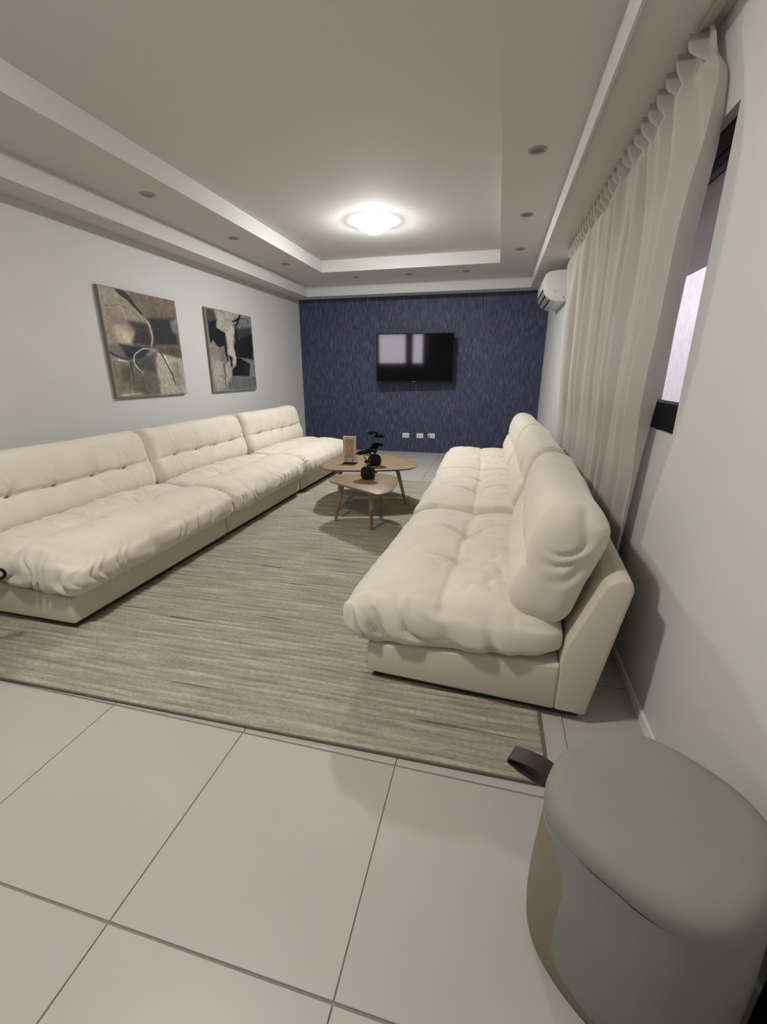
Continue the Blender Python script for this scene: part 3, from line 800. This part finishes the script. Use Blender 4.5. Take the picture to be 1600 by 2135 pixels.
P1 = [('p',[(80,80),(430,150),(700,400),(830,640),(260,1030),(200,700)],(134,128,108),40),
      ('p',[(190,430),(600,480),(760,640),(700,1000),(300,1010)],(138,118,104),60),
      ('p',[(360,760),(520,740),(650,830),(660,1000),(470,1005)],(176,160,136),45),
      ('p',[(540,180),(1330,330),(1350,640),(880,640),(700,380)],(112,92,76),30),
      ('p',[(800,330),(1000,330),(1100,480),(1000,600),(860,520)],(104,88,66),60),
      ('p',[(600,650),(900,680),(980,1040),(650,1010),(700,820)],(62,42,42),30),
      ('p',[(860,600),(1300,600),(1400,1020),(980,1030),(940,760)],(38,36,42),28),
      ('p',[(1250,640),(1350,640),(1400,900),(1300,820)],(110,112,104),25),
      ('p',[(280,1030),(440,1000),(560,1200),(600,1250),(330,1220)],(104,94,90),25),
      ('p',[(430,1010),(960,1050),(880,1200),(740,1290),(560,1220)],(36,38,50),22),
      ('p',[(330,1260),(660,1260),(700,1700),(400,1760)],(112,106,90),40),
      ('p',[(480,1350),(620,1350),(640,1580),(520,1590)],(84,80,64),30),
      ('p',[(650,1290),(1010,1140),(1110,1760),(760,1780),(660,1600)],(92,94,80),35),
      ('p',[(660,1290),(1000,1150),(1060,1440),(760,1400)],(70,70,74),40),
      ('p',[(990,1030),(1420,1020),(1450,1240),(1060,1160)],(86,76,58),35),
      ('p',[(1030,1140),(1440,1220),(1510,1730),(1120,1760)],(150,144,128),14),
      ('p',[(1240,1280),(1400,1240),(1440,1640),(1320,1600)],(128,126,114),40),
      ('s',[(230,410),(460,410),(640,500),(780,640)],(96,92,78),[6,5,3]),
      ('s',[(400,150),(490,210),(620,330),(740,470),(850,640)],(30,24,22),[8,46,34,20,8]),
      ('s',[(790,560),(890,680),(960,860),(945,1060)],(150,136,128),[5,10,9,6]),
      ('s',[(1000,1100),(860,1070),(730,1140),(690,1230),(730,1350),(840,1450)],(158,158,150),[5,9,7,11,7,4]),
      ('s',[(290,1120),(430,1200),(620,1250)],(32,28,28),[10,10,6]),
      ('s',[(450,1255),(580,1275)],(176,170,158),[10,6]),
      ('s',[(640,1280),(645,1420),(690,1600)],(34,32,30),[9,8,4]),
      ('s',[(1060,1110),(1180,1270),(1270,1450),(1330,1620)],(44,42,34),[5,7,9,4]),
      ('s',[(1140,1180),(1240,1300)],(188,182,166),[5,4]),
      ('s',[(500,1790),(800,1765)],(176,168,146),[6,4])]
P2 = [('p',[(340,170),(900,260),(760,560),(720,900),(640,760),(480,620),(380,520),(400,380)],(142,138,126),16),
      ('p',[(140,130),(350,170),(390,420),(180,460)],(72,64,52),18),
      ('p',[(190,430),(370,400),(390,560),(600,690),(650,1300),(600,1380),(560,980),(450,1050),(310,860),(240,960)],(16,14,20),12),
      ('p',[(250,930),(310,870),(450,1050),(480,1200),(420,1300),(300,1280)],(132,112,108),20),
      ('p',[(450,1020),(560,980),(620,1380),(520,1500),(470,1400)],(112,106,98),20),
      ('p',[(640,720),(720,560),(770,600),(760,900),(830,1200),(820,1420),(770,1380),(750,1220),(660,1180)],(158,148,138),12),
      ('p',[(290,1300),(520,1350),(560,1960),(340,1990)],(140,136,124),30),
      ('p',[(560,1400),(700,1300),(720,1560),(640,1900),(580,1960)],(146,138,132),22),
      ('p',[(790,360),(1160,350),(1180,620),(800,640)],(102,110,108),22),
      ('p',[(850,600),(1180,560),(1200,800),(840,820)],(54,60,60),30),
      ('p',[(780,600),(850,560),(880,820),(1190,700),(1225,1290),(830,1240),(800,1000)],(18,22,30),20),
      ('p',[(880,1240),(1215,1290),(1190,1380),(1060,1330)],(108,112,102),12),
      ('p',[(840,1250),(920,1240),(1140,1380),(1150,1660),(740,1670),(730,1520),(830,1440)],(14,14,24),14),
      ('p',[(1000,1380),(1140,1400),(1140,1600),(1030,1600)],(36,38,44),25),
      ('p',[(1150,1390),(1240,1320),(1270,1600),(1170,1640)],(112,118,116),18),
      ('p',[(740,1690),(1280,1660),(1300,1940),(640,1970)],(96,104,102),20),
      ('p',[(650,1180),(740,1230),(740,1460),(700,1440),(690,1300)],(22,20,24),8),
      ('s',[(940,285),(890,370),(780,430)],(14,18,20),[8,26,14]),
      ('s',[(900,370),(860,470),(800,560)],(18,22,24),[12,16,8]),
      ('s',[(930,370),(1060,380),(1130,440)],(50,54,54),[8,6,4]),
      ('s',[(540,1400),(580,1600),(600,1960)],(84,78,72),[10,12,8])]
painting('square abstract canvas with a pale loop and dark curved strokes, left of the two', 3.245,4.175,1.078,1.988, [(92,88),(1318,345),(1502,1738),(425,1842)], (128,124,108), P1, 3)
painting('square abstract canvas with black drips and dark teal block, right of the two', 4.655,5.640,1.072,2.000, [(120,95),(1170,335),(1300,1950),(325,2040)], (120,118,110), P2, 8)

# ------------------------------------------------------------------ pouf
def pouf():
    cx, cy = 3.662, .788
    t = empty('pouf',(cx,cy,0), 0); tag(t,'round grey fabric pouf with a rounded lid seam and dark leather strap, bottom right','pouf')
    n = 96
    def radius(th, z):
        # slightly squarish round footprint, narrower towards the floor
        base = .203+.007*math.cos(4*(th-.1))
        return base*float(np.interp(z,[0,.03,.09,.16,.26,.36,.45],[1.02,1.05,1.07,1.07,1.045,1.01,1.0]))
    def R_(th, z): return radius(th,z)
    zs = [0.004,.012,.03,.06,.09,.12,.15,.18,.21,.24,.27,.30,.33,.36,.39,.405]
    bm = bmesh.new(); rings = []
    for z in zs:
        k = 1-.03*max(0,(.012-z)/.012)
        if z > .40: k *= .985
        rings.append([bm.verts.new((k*R_(2*PI*i/n,z)*math.cos(2*PI*i/n), k*R_(2*PI*i/n,z)*math.sin(2*PI*i/n), z)) for i in range(n)])
    for A,C in zip(rings,rings[1:]):
        for i in range(n): bm.faces.new((A[i],A[(i+1)%n],C[(i+1)%n],C[i]))
    bm.faces.new(rings[0]); bm.faces.new(rings[-1])
    o = obj('body', bm, M['pouf_taupe'], t, auto=50)
    # grey wrap over the front of the body with a wavy vertical edge
    bm = bmesh.new(); rows = []
    m_ = 60
    for z in [.045,.048,.052,.056,.062,.07,.08,.09,.10,.12,.14,.17,.20,.23,.264,.28,.30,.31,.32,.33,.34,.35,.36,.37,.38,.39,.40]:
        a0 = math.radians(float(np.interp(z,[.045,.05,.06,.07,.10,.17,.264,.30,.32,.335,.35,.37],[242,229,219,215.5,212,210.5,211,209.5,206,201.5,196,186])))
        a1 = math.radians(640)-a0
        row = []
        for i in range(m_+1):
            th = a0+(a1-a0)*i/m_; off = .006*(1-((i/m_*2-1)**16))
            r = R_(th,z)+off-.0005
            row.append(bm.verts.new((r*math.cos(th), r*math.sin(th), z)))
        rows.append(row)
    for A,C in zip(rows,rows[1:]):
        for i in range(m_): bm.faces.new((A[i],A[i+1],C[i+1],C[i]))
    obj('wrap', bm, M['pouf_body'], t, smooth=True)
    # padded lid: its seam rises on the side that faces the room
    def seam(th):
        d_ = (math.degrees(th)-237+180) % 360-180
        return .352+.045*math.exp(-(d_/34)**2)
    prof = [(.985,0.0),(1.0,.001),(1.012,.10),(1.022,.30),(1.022,.52),(1.008,.70),(.975,.84),(.92,.93),(.82,.975),(.6,1.0),(.35,1.015),(.12,1.02)]
    bm = bmesh.new(); rings = []
    for s_,k in prof:
        ring_ = []
        for i in range(n):
            th = 2*PI*i/n; z0 = seam(th); ring_.append(bm.verts.new((s_*R_(th,.36)*math.cos(th), s_*R_(th,.36)*math.sin(th), z0+(.452-z0)*k)))
        rings.append(ring_)
    for A,C in zip(rings,rings[1:]):
        for i in range(n): bm.faces.new((A[i],A[(i+1)%n],C[(i+1)%n],C[i]))
    bm.faces.new(rings[0]); bm.faces.new(rings[-1])
    lid = obj('lid', bm, M['pouf_top'], t, auto=60)
    pip = []
    for i in range(n):
        th = 2*PI*i/n; rr = 1.006*R_(th,.36); pip.append((rr*math.cos(th), rr*math.sin(th), seam(th)))
    obj('piping', tube(pip,.0016,6,closed=True), M['pouf_top'], lid, smooth=True)
    # leather strap loop sticking out towards the rug
    th = math.radians(155); d = Vector((math.cos(th),math.sin(th),0)); s = Vector((-d.y,d.x,0)); r0 = R_(th,.37)-.012
    path = []
    for k in range(13):
        q = k/12; path.append((q*.112, .376+.010*math.sin(q*PI)))
    for k in range(1,7):
        a = PI/2-PI*k/6; path.append((.112+.009*math.cos(a), .367+.009*math.sin(a)))
    for k in range(1,11):
        q = 1-k/10; path.append((q*.112, .358-.009*math.sin(q*PI)))
    bm = bmesh.new(); rows = []; hw = .024
    for i,(l,z) in enumerate(path):
        a = path[max(i-1,0)]; b_ = path[min(i+1,len(path)-1)]; tx,tz = b_[0]-a[0], b_[1]-a[1]; ln = math.hypot(tx,tz); nx_,nz_ = -tz/ln*.0018, tx/ln*.0018
        row = []
        for (o_,w_) in ((1,-hw),(1,hw),(-1,hw),(-1,-hw)):
            row.append(bm.verts.new(d*(r0+l+nx_*o_)+s*w_+Vector((0,0,z+nz_*o_))))
        rows.append(row)
    for A,C in zip(rows,rows[1:]):
        for k in range(4): bm.faces.new((A[k],A[(k+1)%4],C[(k+1)%4],C[k]))
    bm.faces.new(rows[0]); bm.faces.new(rows[-1])
    obj('strap', bm, M['leather'], t, auto=40)
pouf()

# ------------------------------------------------------------------ items cut by the frame
def dark_case():
    t = empty('black_case',(3.890,.53,0)); tag(t,'thin black case standing on the floor between the pouf and the right wall','case')
    obj('shell', B((-.017,-.17,0.004),(.017,.165,.17),.006,2), M['frame_black'], t, auto=40)
    obj('lid', B((-.018,-.171,.172),(.018,.166,.185),.004,2), M['frame_black'], t, auto=40)
    obj('handle', tube([(0,-.05,.183),(0,-.045,.205),(0,.045,.205),(0,.05,.183)],.005,8), M['frame_black'], t, smooth=True)
dark_case()
def side_table():
    t = empty('side_table',(.76,.95,0)); tag(t,'dark metal side table with a looped rim handle at the left frame edge','side table')
    obj('tray', lathe([(0,.44),(.265,.44),(.272,.446),(.272,.468),(.266,.468),(.264,.450),(0,.450)],48), M['frame_black'], t, auto=40)
    c = Vector((.370,.35,.425)); d = Vector((.76,.65,0)).normalized()
    loop = [c + d*(.030*math.cos(a)) + Vector((0,0,.026*math.sin(a))) for a in [2*PI*k/16 for k in range(16)]]
    obj('handle', tube(loop,.007,8,closed=True), M['frame_black'], t, smooth=True)
    obj('handle_arm', tube([(.19,.175,.45),(.30,.26,.44),c-d*.030],.005,8), M['frame_black'], t, smooth=True)
    for k in range(3):
        a = 2*PI*k/3+2.4
        obj('leg', tube([(.10*math.cos(a),.10*math.sin(a),.44),(.21*math.cos(a),.21*math.sin(a),.0)],.009,8), M['frame_black'], t, smooth=True)
side_table()
